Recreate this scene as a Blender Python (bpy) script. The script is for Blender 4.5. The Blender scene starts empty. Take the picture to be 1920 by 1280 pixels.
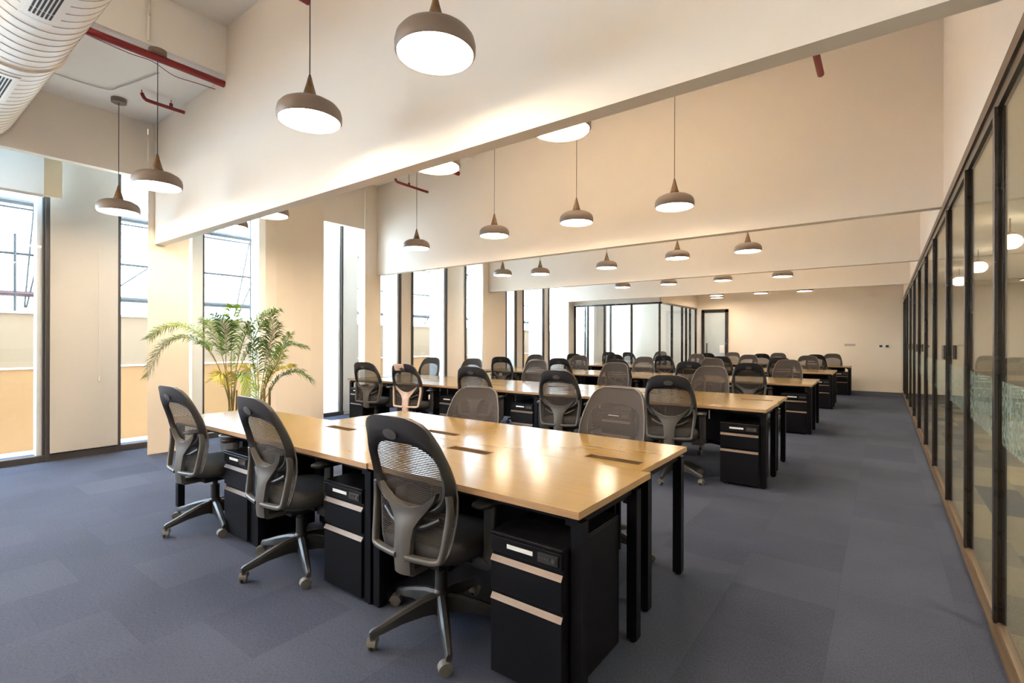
import bpy, bmesh, math, random
from mathutils import Vector, Matrix
random.seed(7)
S = bpy.context.scene
COL = S.collection
PI = math.pi
R = math.radians

# ------------------------------------------------------------------ camera
cd = bpy.data.cameras.new('camera')
cam = bpy.data.objects.new('camera', cd); COL.objects.link(cam)
cd.sensor_width = 36.0
cd.lens = 936.0 * 36.0 / 1920.0
cd.clip_start = 0.05; cd.clip_end = 200
cam.location = (0, 0, 1.38)
cam.rotation_euler = (Matrix.Rotation(R(36.695), 4, 'Z') @ Matrix.Rotation(R(90.03), 4, 'X') @ Matrix.Rotation(R(0.13), 4, 'Z')).to_euler()
S.camera = cam

# ------------------------------------------------------------------ sky and exposure
S.view_settings.view_transform = 'Standard'
S.view_settings.look = 'None'
S.view_settings.gamma = 1.0
S.view_settings.use_curve_mapping = False
S.view_settings.exposure = 1.45
w = bpy.data.worlds.new('sky'); S.world = w; w.use_nodes = True
bg = w.node_tree.nodes['Background']
bg.inputs[0].default_value = (0.60, 0.80, 1.0, 1)
bg.inputs[1].default_value = 10.0
LAMP_POWER = 22.0
FILL_POWER = 66.0  # strength of the added fill uplighters
LAMP_COL = (1.0, 0.81, 0.60, 1)

# ------------------------------------------------------------------ materials
def nt(name):
    m = bpy.data.materials.new(name); m.use_nodes = True
    t = m.node_tree; b = t.nodes['Principled BSDF']
    return m, t, b
def mat(name, col, rough=0.5, metal=0.0, noise=0.0, nscale=20.0, bump=0.0, bscale=200.0, spec=0.5, coat=0.0):
    m, t, b = nt(name)
    b.inputs['Base Color'].default_value = (*col, 1)
    b.inputs['Roughness'].default_value = rough
    b.inputs['Metallic'].default_value = metal
    b.inputs['Specular IOR Level'].default_value = spec
    if coat: b.inputs['Coat Weight'].default_value = coat; b.inputs['Coat Roughness'].default_value = .05
    tc = t.nodes.new('ShaderNodeTexCoord')
    n = t.nodes.new('ShaderNodeTexNoise'); n.inputs['Scale'].default_value = nscale; n.inputs['Detail'].default_value = 4
    t.links.new(tc.outputs['Object'], n.inputs['Vector'])
    mx = t.nodes.new('ShaderNodeMix'); mx.data_type = 'RGBA'
    k = 1 - noise
    mx.inputs[6].default_value = (col[0]*k, col[1]*k, col[2]*k, 1)
    mx.inputs[7].default_value = (min(1, col[0]*(1+noise)), min(1, col[1]*(1+noise)), min(1, col[2]*(1+noise)), 1)
    t.links.new(n.outputs['Fac'], mx.inputs[0]); t.links.new(mx.outputs[2], b.inputs['Base Color'])
    if bump:
        n2 = t.nodes.new('ShaderNodeTexNoise'); n2.inputs['Scale'].default_value = bscale
        t.links.new(tc.outputs['Object'], n2.inputs['Vector'])
        bp = t.nodes.new('ShaderNodeBump'); bp.inputs['Strength'].default_value = bump; bp.inputs['Distance'].default_value = .002
        t.links.new(n2.outputs['Fac'], bp.inputs['Height']); t.links.new(bp.outputs[0], b.inputs['Normal'])
    return m
def emit(name, col, s):
    m, t, b = nt(name)
    b.inputs['Base Color'].default_value = (.8, .8, .8, 1)
    b.inputs['Emission Color'].default_value = col
    b.inputs['Emission Strength'].default_value = s
    return m
def glass(name, tint, ior=1.5, rough=0.0, gain=1.0):
    m = bpy.data.materials.new(name); m.use_nodes = True; t = m.node_tree; t.nodes.clear()
    o = t.nodes.new('ShaderNodeOutputMaterial'); mix = t.nodes.new('ShaderNodeMixShader')
    tr = t.nodes.new('ShaderNodeBsdfTransparent'); tr.inputs[0].default_value = (*tint, 1)
    gl = t.nodes.new('ShaderNodeBsdfGlossy'); gl.inputs['Roughness'].default_value = rough
    fr = t.nodes.new('ShaderNodeFresnel'); fr.inputs['IOR'].default_value = ior
    ge = t.nodes.new('ShaderNodeNewGeometry'); im = t.nodes.new('ShaderNodeMapRange')
    im.inputs[3].default_value = ior; im.inputs[4].default_value = 1/ior
    t.links.new(ge.outputs['Backfacing'], im.inputs[0]); t.links.new(im.outputs[0], fr.inputs['IOR'])
    mm = t.nodes.new('ShaderNodeMath'); mm.operation = 'MULTIPLY'; mm.inputs[1].default_value = gain; mm.use_clamp = True
    t.links.new(fr.outputs[0], mm.inputs[0]); t.links.new(mm.outputs[0], mix.inputs[0])
    t.links.new(tr.outputs[0], mix.inputs[1]); t.links.new(gl.outputs[0], mix.inputs[2]); t.links.new(mix.outputs[0], o.inputs[0])
    return m
def carpet(name, c1, c2, c3, tile=.5, size=0.5):
    m, t, b = nt(name)
    b.inputs['Roughness'].default_value = .95; b.inputs['Specular IOR Level'].default_value = .15
    tc = t.nodes.new('ShaderNodeTexCoord')
    mp = t.nodes.new('ShaderNodeMapping'); mp.inputs['Rotation'].default_value = (0, 0, PI/2); mp.inputs['Location'].default_value = (.07, .2, 0)
    t.links.new(tc.outputs['Object'], mp.inputs[0])
    br = t.nodes.new('ShaderNodeTexBrick'); br.inputs['Scale'].default_value = 1.0
    br.inputs['Brick Width'].default_value = .5; br.inputs['Row Height'].default_value = size
    br.inputs['Mortar Size'].default_value = 0.0008; br.offset = .5
    br.inputs['Mortar Smooth'].default_value = .6
    br.inputs['Color1'].default_value = (*c1, 1); br.inputs['Color2'].default_value = (*c2, 1); br.inputs['Mortar'].default_value = (*c3, 1)
    t.links.new(mp.outputs[0], br.inputs[0])
    n = t.nodes.new('ShaderNodeTexNoise'); n.inputs['Scale'].default_value = 160; n.inputs['Detail'].default_value = 5; n.inputs['Roughness'].default_value = .8
    mp2 = t.nodes.new('ShaderNodeMapping'); mp2.inputs['Scale'].default_value = (1, .45, 1)
    t.links.new(tc.outputs['Object'], mp2.inputs[0]); t.links.new(mp2.outputs[0], n.inputs[0])
    n3 = t.nodes.new('ShaderNodeTexNoise'); n3.inputs['Scale'].default_value = 1.3; n3.inputs['Detail'].default_value = 3
    t.links.new(tc.outputs['Object'], n3.inputs[0])
    r1 = t.nodes.new('ShaderNodeMapRange'); r1.inputs[1].default_value = .3; r1.inputs[2].default_value = .7; r1.inputs[3].default_value = .6; r1.inputs[4].default_value = 1.4
    t.links.new(n.outputs['Fac'], r1.inputs[0])
    r2 = t.nodes.new('ShaderNodeMapRange'); r2.inputs[1].default_value = .3; r2.inputs[2].default_value = .7; r2.inputs[3].default_value = .9; r2.inputs[4].default_value = 1.1
    t.links.new(n3.outputs['Fac'], r2.inputs[0])
    mu = t.nodes.new('ShaderNodeMath'); mu.operation = 'MULTIPLY'; t.links.new(r1.outputs[0], mu.inputs[0]); t.links.new(r2.outputs[0], mu.inputs[1])
    vm = t.nodes.new('ShaderNodeVectorMath'); vm.operation = 'SCALE'
    t.links.new(br.outputs['Color'], vm.inputs[0]); t.links.new(mu.outputs[0], vm.inputs['Scale'])
    t.links.new(vm.outputs[0], b.inputs['Base Color'])
    bp = t.nodes.new('ShaderNodeBump'); bp.inputs['Strength'].default_value = .6; bp.inputs['Distance'].default_value = .004
    t.links.new(n.outputs['Fac'], bp.inputs['Height']); t.links.new(bp.outputs[0], b.inputs['Normal'])
    return m
def wood(name, c1, c2, rough, axis=(1, 14, 14), scale=3.0, spec=.5, coat=0):
    m, t, b = nt(name)
    b.inputs['Roughness'].default_value = rough; b.inputs['Specular IOR Level'].default_value = spec
    b.inputs['Coat Weight'].default_value = coat; b.inputs['Coat Roughness'].default_value = .08
    tc = t.nodes.new('ShaderNodeTexCoord'); mp = t.nodes.new('ShaderNodeMapping'); mp.inputs['Scale'].default_value = axis
    n = t.nodes.new('ShaderNodeTexNoise'); n.inputs['Scale'].default_value = scale; n.inputs['Detail'].default_value = 6; n.inputs['Distortion'].default_value = .4
    t.links.new(tc.outputs['Object'], mp.inputs[0]); t.links.new(mp.outputs[0], n.inputs[0])
    cr = t.nodes.new('ShaderNodeValToRGB')
    cr.color_ramp.elements[0].position = .3; cr.color_ramp.elements[0].color = (*c1, 1)
    cr.color_ramp.elements[1].position = .7; cr.color_ramp.elements[1].color = (*c2, 1)
    t.links.new(n.outputs['Fac'], cr.inputs[0]); t.links.new(cr.outputs[0], b.inputs['Base Color'])
    return m
def mesh_fabric(name, col, cover, period, alt=None):
    m = bpy.data.materials.new(name); m.use_nodes = True; t = m.node_tree
    b = t.nodes['Principled BSDF']; o = t.nodes['Material Output']
    b.inputs['Base Color'].default_value = (*col, 1); b.inputs['Roughness'].default_value = .8
    tc = t.nodes.new('ShaderNodeTexCoord'); sp = t.nodes.new('ShaderNodeSeparateXYZ'); t.links.new(tc.outputs['Object'], sp.inputs[0])
    d = t.nodes.new('ShaderNodeMath'); d.operation = 'DIVIDE'; d.inputs[1].default_value = period; t.links.new(sp.outputs['Z'], d.inputs[0])
    f = t.nodes.new('ShaderNodeMath'); f.operation = 'FRACT'; t.links.new(d.outputs[0], f.inputs[0])
    g = t.nodes.new('ShaderNodeMath'); g.operation = 'LESS_THAN'; g.inputs[1].default_value = cover; t.links.new(f.outputs[0], g.inputs[0])
    mx = t.nodes.new('ShaderNodeMath'); mx.operation = 'MAXIMUM'; mx.inputs[1].default_value = .18; t.links.new(g.outputs[0], mx.inputs[0])
    t.links.new(mx.outputs[0], b.inputs['Alpha'])
    return m

M = {}
M['wall'] = mat('cream_plaster', (.86, .765, .655), .8, noise=.02, nscale=3, bump=.05, bscale=90)
M['ceil'] = mat('white_plaster', (.88, .84, .78), .85, noise=.02, nscale=3)
M['carpet'] = carpet('blue_grey_carpet', (.058, .068, .101), (.044, .052, .081), (.034, .040, .062))
M['carpet2'] = carpet('striped_carpet', (.36, .31, .21), (.10, .105, .11), (.1, .1, .1), size=.3)
M['top'] = wood('varnished_plywood', (.225, .136, .036), (.250, .153, .043), .16, (1.2, 16, 16), 2.2, spec=.36, coat=0)
M['ply'] = wood('plywood_edge', (.30, .17, .07), (.44, .28, .15), .45, (2, 2, 120), 2.5)
M['slot'] = mat('brown_port_cover', (.045, .025, .007), .9, noise=.1, spec=.05)
M['black'] = mat('black_powder_coated_steel', (.006, .006, .008), .36, spec=.16, noise=.1, bump=.08, bscale=400)
M['blackp'] = mat('black_plastic', (.022, .021, .021), .42, noise=.1, bump=.1, bscale=300)
M['frame'] = mat('charcoal_plastic', (.026, .024, .024), .45, noise=.06, bump=.08, bscale=350)
M['spine'] = mat('grey_plastic', (.075, .069, .064), .42, noise=.05)
M['sunlit_spine'] = mat('painted_sunlight', (.60, .44, .36), .3, noise=.35, nscale=14)  # dappled sunlight on one chair, put into the colour
M['fabric'] = mat('black_fabric', (.022, .022, .024), .85, noise=.15, bump=.3, bscale=500)
M['meshb'] = mesh_fabric('brown_mesh_fabric', (.042, .032, .027), .7, .0085)
M['trim'] = mat('grey_mesh_edge', (.12, .105, .095), .5)
M['alu'] = mat('brushed_aluminium', (.15, .122, .105), .5, .9, noise=.08)
M['steel'] = mat('polished_steel', (.55, .55, .55), .25, 1.0)
M['caster'] = mat('worn_grey_rubber', (.10, .095, .085), .55, noise=.25)
M['yellow'] = mat('yellow_tag', (.75, .62, .03), .5)
M['white'] = mat('white_plastic', (.82, .82, .80), .4)
M['paper'] = emit('backlit_white_panel', (1, 1, 1, 1), .4)
M['wframe'] = mat('dark_bronze_frame', (.045, .040, .038), .4, noise=.1)
M['pframe'] = mat('black_bronze_profile', (.030, .024, .021), .25, .35, noise=.1, spec=.7)
M['bronze'] = mat('bronze_rail', (.15, .105, .07), .4, .4, noise=.1)
M['silver'] = mat('white_aluminium_trim', (.72, .73, .73), .4)
M['pane'] = glass('clear_glass', (.97, .98, .98), 1.45, gain=.6)
M['ppane'] = glass('partition_glass', (.93, .95, .92), 1.5, gain=.62)
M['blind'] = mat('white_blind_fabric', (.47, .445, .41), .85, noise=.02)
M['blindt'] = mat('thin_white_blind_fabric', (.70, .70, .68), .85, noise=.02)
_t = M['blindt'].node_tree; _b = _t.nodes['Principled BSDF']; _tl = _t.nodes.new('ShaderNodeBsdfTranslucent'); _tl.inputs[0].default_value = (.8, .8, .78, 1)
_mx = _t.nodes.new('ShaderNodeMixShader'); _mx.inputs[0].default_value = .25
_t.links.new(_b.outputs[0], _mx.inputs[1]); _t.links.new(_tl.outputs[0], _mx.inputs[2]); _t.links.new(_mx.outputs[0], _t.nodes['Material Output'].inputs[0])
M['shade'] = mat('taupe_enamel', (.21, .16, .13), .5, noise=.04)
M['inner'] = mat('white_enamel', (.85, .82, .76), .5)
M['cone'] = wood('brown_wood', (.11, .055, .02), (.20, .11, .045), .5, (30, 30, 3), 2)
M['cord'] = mat('black_cord', (.03, .025, .02), .6)
M['bulb'] = emit('warm_lamp_diffuser', LAMP_COL, LAMP_POWER)
M['strip'] = emit('warm_fill_strip', (1.0, .80, .57, 1), FILL_POWER)
M['globe'] = emit('opal_globe', (1.0, .84, .6, 1), 5.0)
M['panel'] = emit('warm_fill_panel', (1.0, .86, .68, 1), 34.0)
M['red'] = mat('red_painted_pipe', (.22, .012, .014), .45, noise=.15)
M['duct'] = mat('cream_painted_duct', (.88, .76, .62), .5, noise=.03)
M['dark'] = mat('grille_shadow', (.02, .012, .01), .8)
M['outwall'] = mat('peach_render', (.31, .172, .075), .9, noise=.05, nscale=2)
M['outwall2'] = mat('cream_render', (.24, .17, .11), .9, noise=.04, nscale=2)
M['cap'] = mat('concrete_coping', (.55, .53, .50), .9)
M['pave'] = mat('pale_paving', (.62, .58, .52), .9, noise=.25, nscale=6)
M['bar'] = mat('grey_painted_steel', (.018, .019, .021), .6)
M['barred'] = mat('faded_red_steel', (.05, .018, .020), .6)
M['leaf'] = mat('palm_leaf', (.20, .33, .03), .45, noise=.5, nscale=3)
M['leafy'] = mat('yellowed_palm_leaf', (.62, .52, .06), .5, noise=.3, nscale=4)
M['leafd'] = mat('dark_palm_leaf', (.085, .165, .025), .45, noise=.4, nscale=3)
M['stem'] = mat('palm_cane', (.24, .17, .045), .6, noise=.35, nscale=8)
M['pot'] = mat('grey_planter', (.10, .10, .105), .5, noise=.1)
M['soil'] = mat('potting_soil', (.05, .035, .02), .95, noise=.3)
M['pierout'] = mat('grey_exterior_render', (.60, .62, .62), .9, noise=.03)
M['film'] = glass('frosted_film', (.80, .86, .82), 1.5, .35)
def film_mat():
    m = bpy.data.materials.new('patterned_frost_film'); m.use_nodes = True; t = m.node_tree; t.nodes.clear()
    o = t.nodes.new('ShaderNodeOutputMaterial'); mix = t.nodes.new('ShaderNodeMixShader')
    tr = t.nodes.new('ShaderNodeBsdfTransparent'); df = t.nodes.new('ShaderNodeBsdfDiffuse'); df.inputs[0].default_value = (.50, .56, .50, 1)
    tc = t.nodes.new('ShaderNodeTexCoord'); v = t.nodes.new('ShaderNodeTexVoronoi'); v.inputs['Scale'].default_value = 40
    t.links.new(tc.outputs['Object'], v.inputs[0])
    r = t.nodes.new('ShaderNodeMapRange'); r.inputs[1].default_value = .2; r.inputs[2].default_value = .6; r.inputs[3].default_value = .12; r.inputs[4].default_value = .42
    t.links.new(v.outputs['Distance'], r.inputs[0]); t.links.new(r.outputs[0], mix.inputs[0])
    t.links.new(tr.outputs[0], mix.inputs[1]); t.links.new(df.outputs[0], mix.inputs[2]); t.links.new(mix.outputs[0], o.inputs[0])
    return m
M['pfilm'] = film_mat()

# ------------------------------------------------------------------ mesh helpers
class MB:
    def __init__(s): s.v = []; s.f = []; s.mi = []; s.cur = 0
    def add(s, vs, fs):
        o = len(s.v); s.v += [tuple(p) for p in vs]
        for f in fs: s.f.append([i+o for i in f]); s.mi.append(s.cur)
        return s
    def box(s, x0, y0, z0, x1, y1, z1):
        return s.add([(x0,y0,z0),(x1,y0,z0),(x1,y1,z0),(x0,y1,z0),(x0,y0,z1),(x1,y0,z1),(x1,y1,z1),(x0,y1,z1)],
                     [(0,3,2,1),(4,5,6,7),(0,1,5,4),(1,2,6,5),(2,3,7,6),(3,0,4,7)])
    def prism(s, poly, z0, z1):
        n = len(poly)
        vs = [(x, y, z0) for x, y in poly] + [(x, y, z1) for x, y in poly]
        fs = [tuple(range(n-1, -1, -1)), tuple(range(n, 2*n))] + [(i, (i+1) % n, n+(i+1) % n, n+i) for i in range(n)]
        return s.add(vs, fs)
    def lathe(s, prof, n=32, c=(0, 0, 0), axis='Z', cap=True):
        vs = []
        for r, h in prof:
            for i in range(n):
                a = 2*PI*i/n
                p = (r*math.cos(a), r*math.sin(a), h)
                if axis == 'X': p = (p[2], p[0], p[1])
                if axis == 'Y': p = (p[0], p[2], p[1])
                vs.append((p[0]+c[0], p[1]+c[1], p[2]+c[2]))
        fs = []
        for j in range(len(prof)-1):
            for i in range(n):
                k = (i+1) % n
                fs.append((j*n+i, j*n+k, (j+1)*n+k, (j+1)*n+i))
        if cap:
            fs.append(tuple(range(n-1, -1, -1))); fs.append(tuple(range((len(prof)-1)*n, len(prof)*n)))
        return s.add(vs, fs)
    def sweep(s, pts, sec, up=(0, 0, 1), closed=False, scales=None):
        """sec: list of (a,b) offsets along side and up vectors"""
        P = [Vector(p) for p in pts]; n = len(P); k = len(sec); vs = []
        for i in range(n):
            if closed: d = P[(i+1) % n]-P[i-1]
            else: d = P[min(i+1, n-1)]-P[max(i-1, 0)]
            d.normalize(); u = Vector(up)
            side = d.cross(u)
            if side.length < 1e-4: side = d.cross(Vector((1, 0, 0)))
            side.normalize(); u2 = side.cross(d); u2.normalize()
            sc = scales[i] if scales else 1
            for a, b in sec: vs.append(P[i]+side*(a*sc)+u2*(b*sc))
        fs = []
        for i in range(n if closed else n-1):
            j = (i+1) % n
            for q in range(k):
                r = (q+1) % k
                fs.append((i*k+q, i*k+r, j*k+r, j*k+q))
        if not closed:
            fs.append(tuple(range(k-1, -1, -1))); fs.append(tuple((n-1)*k+q for q in range(k)))
        return s.add(vs, fs)
    def tube(s, pts, r, n=8, closed=False, scales=None):
        return s.sweep(pts, [(r*math.cos(2*PI*i/n), r*math.sin(2*PI*i/n)) for i in range(n)], (0.03, .02, 1), closed, scales)
    def build(s, name, m, parent=None, smooth=False, bevel=0, seg=2, angle=40):
        me = bpy.data.meshes.new(name); me.from_pydata(s.v, [], s.f); me.validate()
        ms = m if isinstance(m, (list, tuple)) else [m]
        for q in ms: me.materials.append(q)
        if len(ms) > 1 and len(me.polygons) == len(s.mi):
            for p, i in zip(me.polygons, s.mi): p.material_index = i
        bm = bmesh.new(); bm.from_mesh(me); bmesh.ops.recalc_face_normals(bm, faces=bm.faces)
        if bevel:
            es = [e for e in bm.edges if len(e.link_faces) == 2 and e.calc_face_angle(0) > R(30)]
            bmesh.ops.bevel(bm, geom=es, offset=bevel, segments=seg, affect='EDGES', clamp_overlap=True)
        if smooth:
            for f in bm.faces: f.smooth = True
            for e in bm.edges:
                if len(e.link_faces) == 2 and e.calc_face_angle(0) > R(angle): e.smooth = False
        bm.to_mesh(me); bm.free()
        o = bpy.data.objects.new(name, me); COL.objects.link(o)
        if parent is not None: o.parent = parent
        return o
def rrect(w, h, r=.3, n=3):
    out = []; r = min(w, h)*r
    for cx, cy, a0 in ((w/2-r, h/2-r, 0), (-w/2+r, h/2-r, 90), (-w/2+r, -h/2+r, 180), (w/2-r, -h/2+r, 270)):
        for i in range(n+1):
            a = R(a0+90*i/n); out.append((cx+r*math.cos(a), cy+r*math.sin(a)))
    return out
def spline(pts, n=6):
    P = [Vector(p) for p in pts]; out = []
    for i in range(len(P)-1):
        p0 = P[max(i-1, 0)]; p1 = P[i]; p2 = P[i+1]; p3 = P[min(i+2, len(P)-1)]
        for k in range(n):
            t = k/n
            out.append(.5*((2*p1)+(p2-p0)*t+(2*p0-5*p1+4*p2-p3)*t*t+(3*p1-p0-3*p2+p3)*t**3))
    out.append(P[-1]); return out
def lerp(tab, x):
    if x <= tab[0][0]: return tab[0][1]
    for (a, b), (c, d) in zip(tab, tab[1:]):
        if x <= c:
            t = (x-a)/(c-a); t = t*t*(3-2*t) if False else t
            return b+(d-b)*t
    return tab[-1][1]
def tag(o, label=None, cat=None, group=None, kind=None):
    if label: o['label'] = label
    if cat: o['category'] = cat
    if group: o['group'] = group
    if kind: o['kind'] = kind
    return o
def empty(name, loc, rz=0, **k):
    o = bpy.data.objects.new(name, None); COL.objects.link(o); o.empty_display_size = .1
    o.location = loc; o.rotation_euler = (0, 0, rz); return tag(o, **k)
def copy_tree(o, parent=None):
    c = o.copy(); COL.objects.link(c); c.parent = parent
    for ch in [x for x in KIDS.get(o.name, [])]:
        copy_tree(ch, c)
    return c
KIDS = {}
def index_kids(o):
    KIDS[o.name] = [x for x in bpy.data.objects if x.parent == o]
    for x in KIDS[o.name]: index_kids(x)
def struct(name, mb, m, label, parent=None, **k):
    o = mb.build(name, m, parent, **k); return tag(o, label, kind='structure')

# ------------------------------------------------------------------ setting
XR = .43                    # glass partition plane
BY = [2.28, 5.97, 9.65, 13.35]   # deep ceiling beams
BZ = 2.615
XF = lambda k: (-7.15, -7.6, -7.93, -7.93, -7.93)[k]
ZC = 4.5
YB = 17.4
YN = -5.6
struct('floor', MB().box(-8.3, YN, -.12, XR, YB+.1, 0), M['carpet'], 'blue grey carpet tile floor of the open office')
struct('ceiling', MB().box(-5.25, YN, ZC, XR+.1, YB+.1, ZC+.15).box(-8.4, YN, 4.02, -5.25, 2.33, ZC+.15).box(-8.4, 2.33, 4.28, -5.25, YB+.1, ZC+.15),
       M['ceil'], 'white ceiling with a lower strip along the windows')
for k, y in enumerate(BY):
    struct('trim_%d' % (k+1), MB().box(XF(k)-.02, y, BZ-(.055 if k == 0 else 0), XR, y+.11, ZC+.02), M['wall'],
           ['deep cream ceiling beam nearest the camera, over the front row', 'second deep cream ceiling beam from the front',
            'third deep cream ceiling beam from the front', 'deep cream ceiling beam farthest from the camera'][k])
struct('wall_right', MB().box(XR, YN, 2.62, XR+.1, YB, ZC+.02), M['wall'], 'cream wall strip above the glass partition')
struct('wall_back', MB().box(-8.5, YB, -.1, 3.6, YB+.12, ZC+.02), M['wall'], 'cream end wall of the office')
struct('wall_behind', MB().box(-8.5, YN-.1, -.1, 3.6, YN, ZC+.1), M['wall'], 'cream wall behind the camera')
struct('baseboard_back', MB().box(-3.6, YB-.015, 0, XR, YB, .07), M['wall'], 'low cream skirting along the end wall')
# room behind the partition
struct('floor_2', MB().box(XR, YN, -.12, 3.6, YB+.1, 0), M['carpet2'], 'striped beige and grey carpet behind the glass partition')
struct('ceiling_2', MB().box(XR+.1, YN, 2.86, 3.6, YB, 2.96), M['ceil'], 'ceiling of the room behind the glass partition')
struct('wall_far_right', MB().box(3.5, YN, 0, 3.6, YB, 2.9), M['wall'], 'cream wall of the room behind the glass partition')

# facade: header, piers, panes
hd = MB()
hd.box(-7.25, YN, 3.35, -7.15, 2.205, 4.06); hd.box(-8.4, YN, 3.98, -7.25, 2.30, ZC+.1)
hd.box(-7.7, 2.30, 3.42, -7.6, 5.695, 4.35); hd.box(-8.4, 2.30, 4.2, -7.7, 5.97, ZC+.1)
hd.box(-8.6, 5.97, 3.42, -7.93, YB, ZC+.1)
struct('wall_left_upper', hd, M['wall'], 'cream wall band above the tall windows')
piers = MB()
# pier behind the lowered blind, wedge piers in front of the glass line
piers.box(-8.25, 1.41, -.1, -7.75, 2.05, 4.0)
piers.prism([(-7.15, 2.21), (-7.15, 2.66), (-7.68, 2.9), (-7.68, 3.02), (-8.2, 3.02), (-8.2, 2.62), (-7.68, 2.45)], 0, 4.2)
arc = [(-7.70, 3.87), (-7.45, 3.69), (-7.28, 3.615), (-7.18, 3.66), (-7.135, 3.80), (-7.12, 4.05), (-7.125, 4.35), (-7.15, 4.58), (-7.7, 4.72), (-8.2, 4.72), (-8.2, 3.95)]
piers.prism(arc, 0, 4.3)
piers.prism([(-7.6, 5.70), (-7.6, 6.06), (-8.28, 6.45), (-8.8, 6.45), (-8.28, 6.14)], 0, 4.3)
piers.box(-8.8, 7.12, -.1, -8.3, 7.45, 3.45)
piers.box(-8.8, 8.52, -.1, -8.3, 9.20, 3.45)
piers.prism([(-7.93, 9.44), (-7.93, 10.36), (-8.3, 10.84), (-8.8, 10.84), (-8.8, 9.92), (-8.3, 9.92)], -.1, 3.45)
piers.box(-8.8, 11.31, -.1, -8.3, 11.65, 3.45)
piers.box(-8.8, 12.72, -.1, -8.3, 13.03, 3.45)
piers.prism([(-7.93, 13.6), (-7.93, 14.0), (-8.3, 14.2), (-8.8, 14.2), (-8.8, 13.9)], -.1, 3.45)
piers.prism([(-7.93, 15.3), (-7.93, 16.3), (-8.3, 16.4), (-8.8, 16.4), (-8.8, 15.6), (-8.3, 15.5)], -.1, 3.45)
piers.box(-8.8, 5.62, -.1, -8.19, 5.95, 4.2)
for y in (-5.6, -3.6, -1.1): piers.box(-8.25, y, -.1, -7.75, y+.5, 4.0)
struct('wall_left', piers, M['wall'], 'cream piers standing between the tall windows')
# pale outside cheeks of the piers
ch = MB()
for y, x0 in ((1.40, -8.25), (7.11, -8.8), (8.51, -8.8), (9.91, -8.8), (11.30, -8.8), (12.71, -8.8)):
    xa = -7.76 if y < 2 else -8.33
    ch.box(x0-.02, y-.012, -.1, xa, y, 3.45)
struct('trim_5', ch, M['pierout'], 'pale grey outer cheeks of the window piers')

def window(idx, x, y0, y1, z1, label, posts=(True, True), glassless=False):
    w0 = tag(empty('window_%d' % idx, (x, (y0+y1)/2, 0)), label, kind='structure')
    L = -x; cy = (y0+y1)/2
    fr = MB(); t = .045
    if posts[0]: fr.box(-.03, y0-cy, 0, .03, y0-cy+t, z1)
    if posts[1]: fr.box(-.03, y1-cy-t, 0, .03, y1-cy, z1)
    fr.box(-.05, y0-cy, 0, .05, y1-cy, .07); fr.box(-.03, y0-cy, z1-.04, .03, y1-cy, z1)
    fr.build('window_frame', M['wframe'], w0)
    tr = MB().box(-.04, y1-cy-t-.045, .07, -.005, y1-cy-t, z1-.04)
    tr.build('white_trim', M['silver'], w0)
    pn = MB().box(-.006, y0-cy+.01, .05, .0, y1-cy-.01, z1-.02)
    pn.build('pane', M['pane'], w0)
    return w0
window(1, -7.72, -.6, 1.41, 3.98, 'tall window at the left edge with a half lowered white blind')
window(2, -7.72, 2.04, 2.98, 3.98, 'narrow tall window just right of the lowered blind')
window(3, -7.72, 3.01, 3.96, 4.2, 'tall window behind the palms, between the first two piers')
window(4, -8.2, 4.5, 5.64, 4.2, 'narrow sliver of window right of the rounded pier')
window(5, -8.3, 6.3, 7.14, 3.44, 'tall window just beyond the second beam end')
window(6, -8.3, 7.44, 8.54, 3.44, 'tall window with crossed bracing seen outside')
window(7, -8.3, 9.18, 9.94, 3.44, 'tall window left of the pier under the third beam')
window(8, -8.3, 10.82, 11.33, 3.44, 'narrow window right of the pier under the third beam')
window(9, -8.3, 11.64, 12.75, 3.44, 'tall window between two thin far piers')
window(10, -8.3, 13.0, 14.1, 3.44, 'tall far window with white glare near the glazed room')
window(11, -8.3, 14.2, 15.4, 3.44, 'pale window beside the glazed meeting room')
window(12, -8.3, 16.35, 17.38, 3.44, 'window inside the glazed meeting room')
window(13, -7.72, -3.1, -1.08, 3.98, 'tall window behind the camera')
pt = MB().box(-7.80, 2.02, -.1, -7.69, 2.09, 3.36)
struct('trim_6', MB().box(-7.78, 1.40, 0, -7.66, 2.10, .075), M['wframe'], 'dark sill rail under the lowered blind')
sw = MB().box(-7.74, 2.88, 0, -7.66, 3.02, 3.44).box(-8.25, 4.7, 0, -7.66, 4.78, 3.44).box(-8.2, 4.74, 0, -7.7, 4.76, 3.44)
struct('trim_7', sw, M['silver'], 'pale window reveal left of the palm window')

# ------------------------------------------------------------------ outside
tag(MB().box(-14, -6, -.3, -8.2, 20, -.16).build('paved_path', M['pave']), 'pale paved strip outside the windows', 'paving', kind='structure')
bw = empty('boundary_wall', (-9.6, 7, -.16)); tag(bw, 'cream boundary wall with a ledge outside the windows', 'wall')
MB().box(-.25, -13, 0, 0, 13, 1.14).build('lower_wall', M['outwall'], bw)
MB().box(-.25, -13, 1.16, -.06, 13, 1.92).build('upper_wall', M['outwall2'], bw)
MB().box(-.26, -13, 1.14, .02, 13, 1.165).box(-.3, -13, 1.92, -.03, 13, 1.95).build('coping', M['cap'], bw)
sf = empty('steel_fence_structure', (-9.9, 7, 1.8)); tag(sf, 'grey steel rail framework rising above the outside wall', 'steel frame')
def rail(z, r, y0, y1, m, x=0): MB().tube([(x, y0-7, z-1.8), (x, y1-7, z-1.8)], r, 8).build('rail', m, sf)
rail(3.36, .045, -3, 19, M['bar']); rail(3.27, .015, -3, 19, M['bar']); rail(2.62, .02, -3, 19, M['bar'])
rail(2.05, .045, 1.9, 19, M['bar']); rail(2.05, .045, -3, 1.9, M['barred'])
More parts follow.
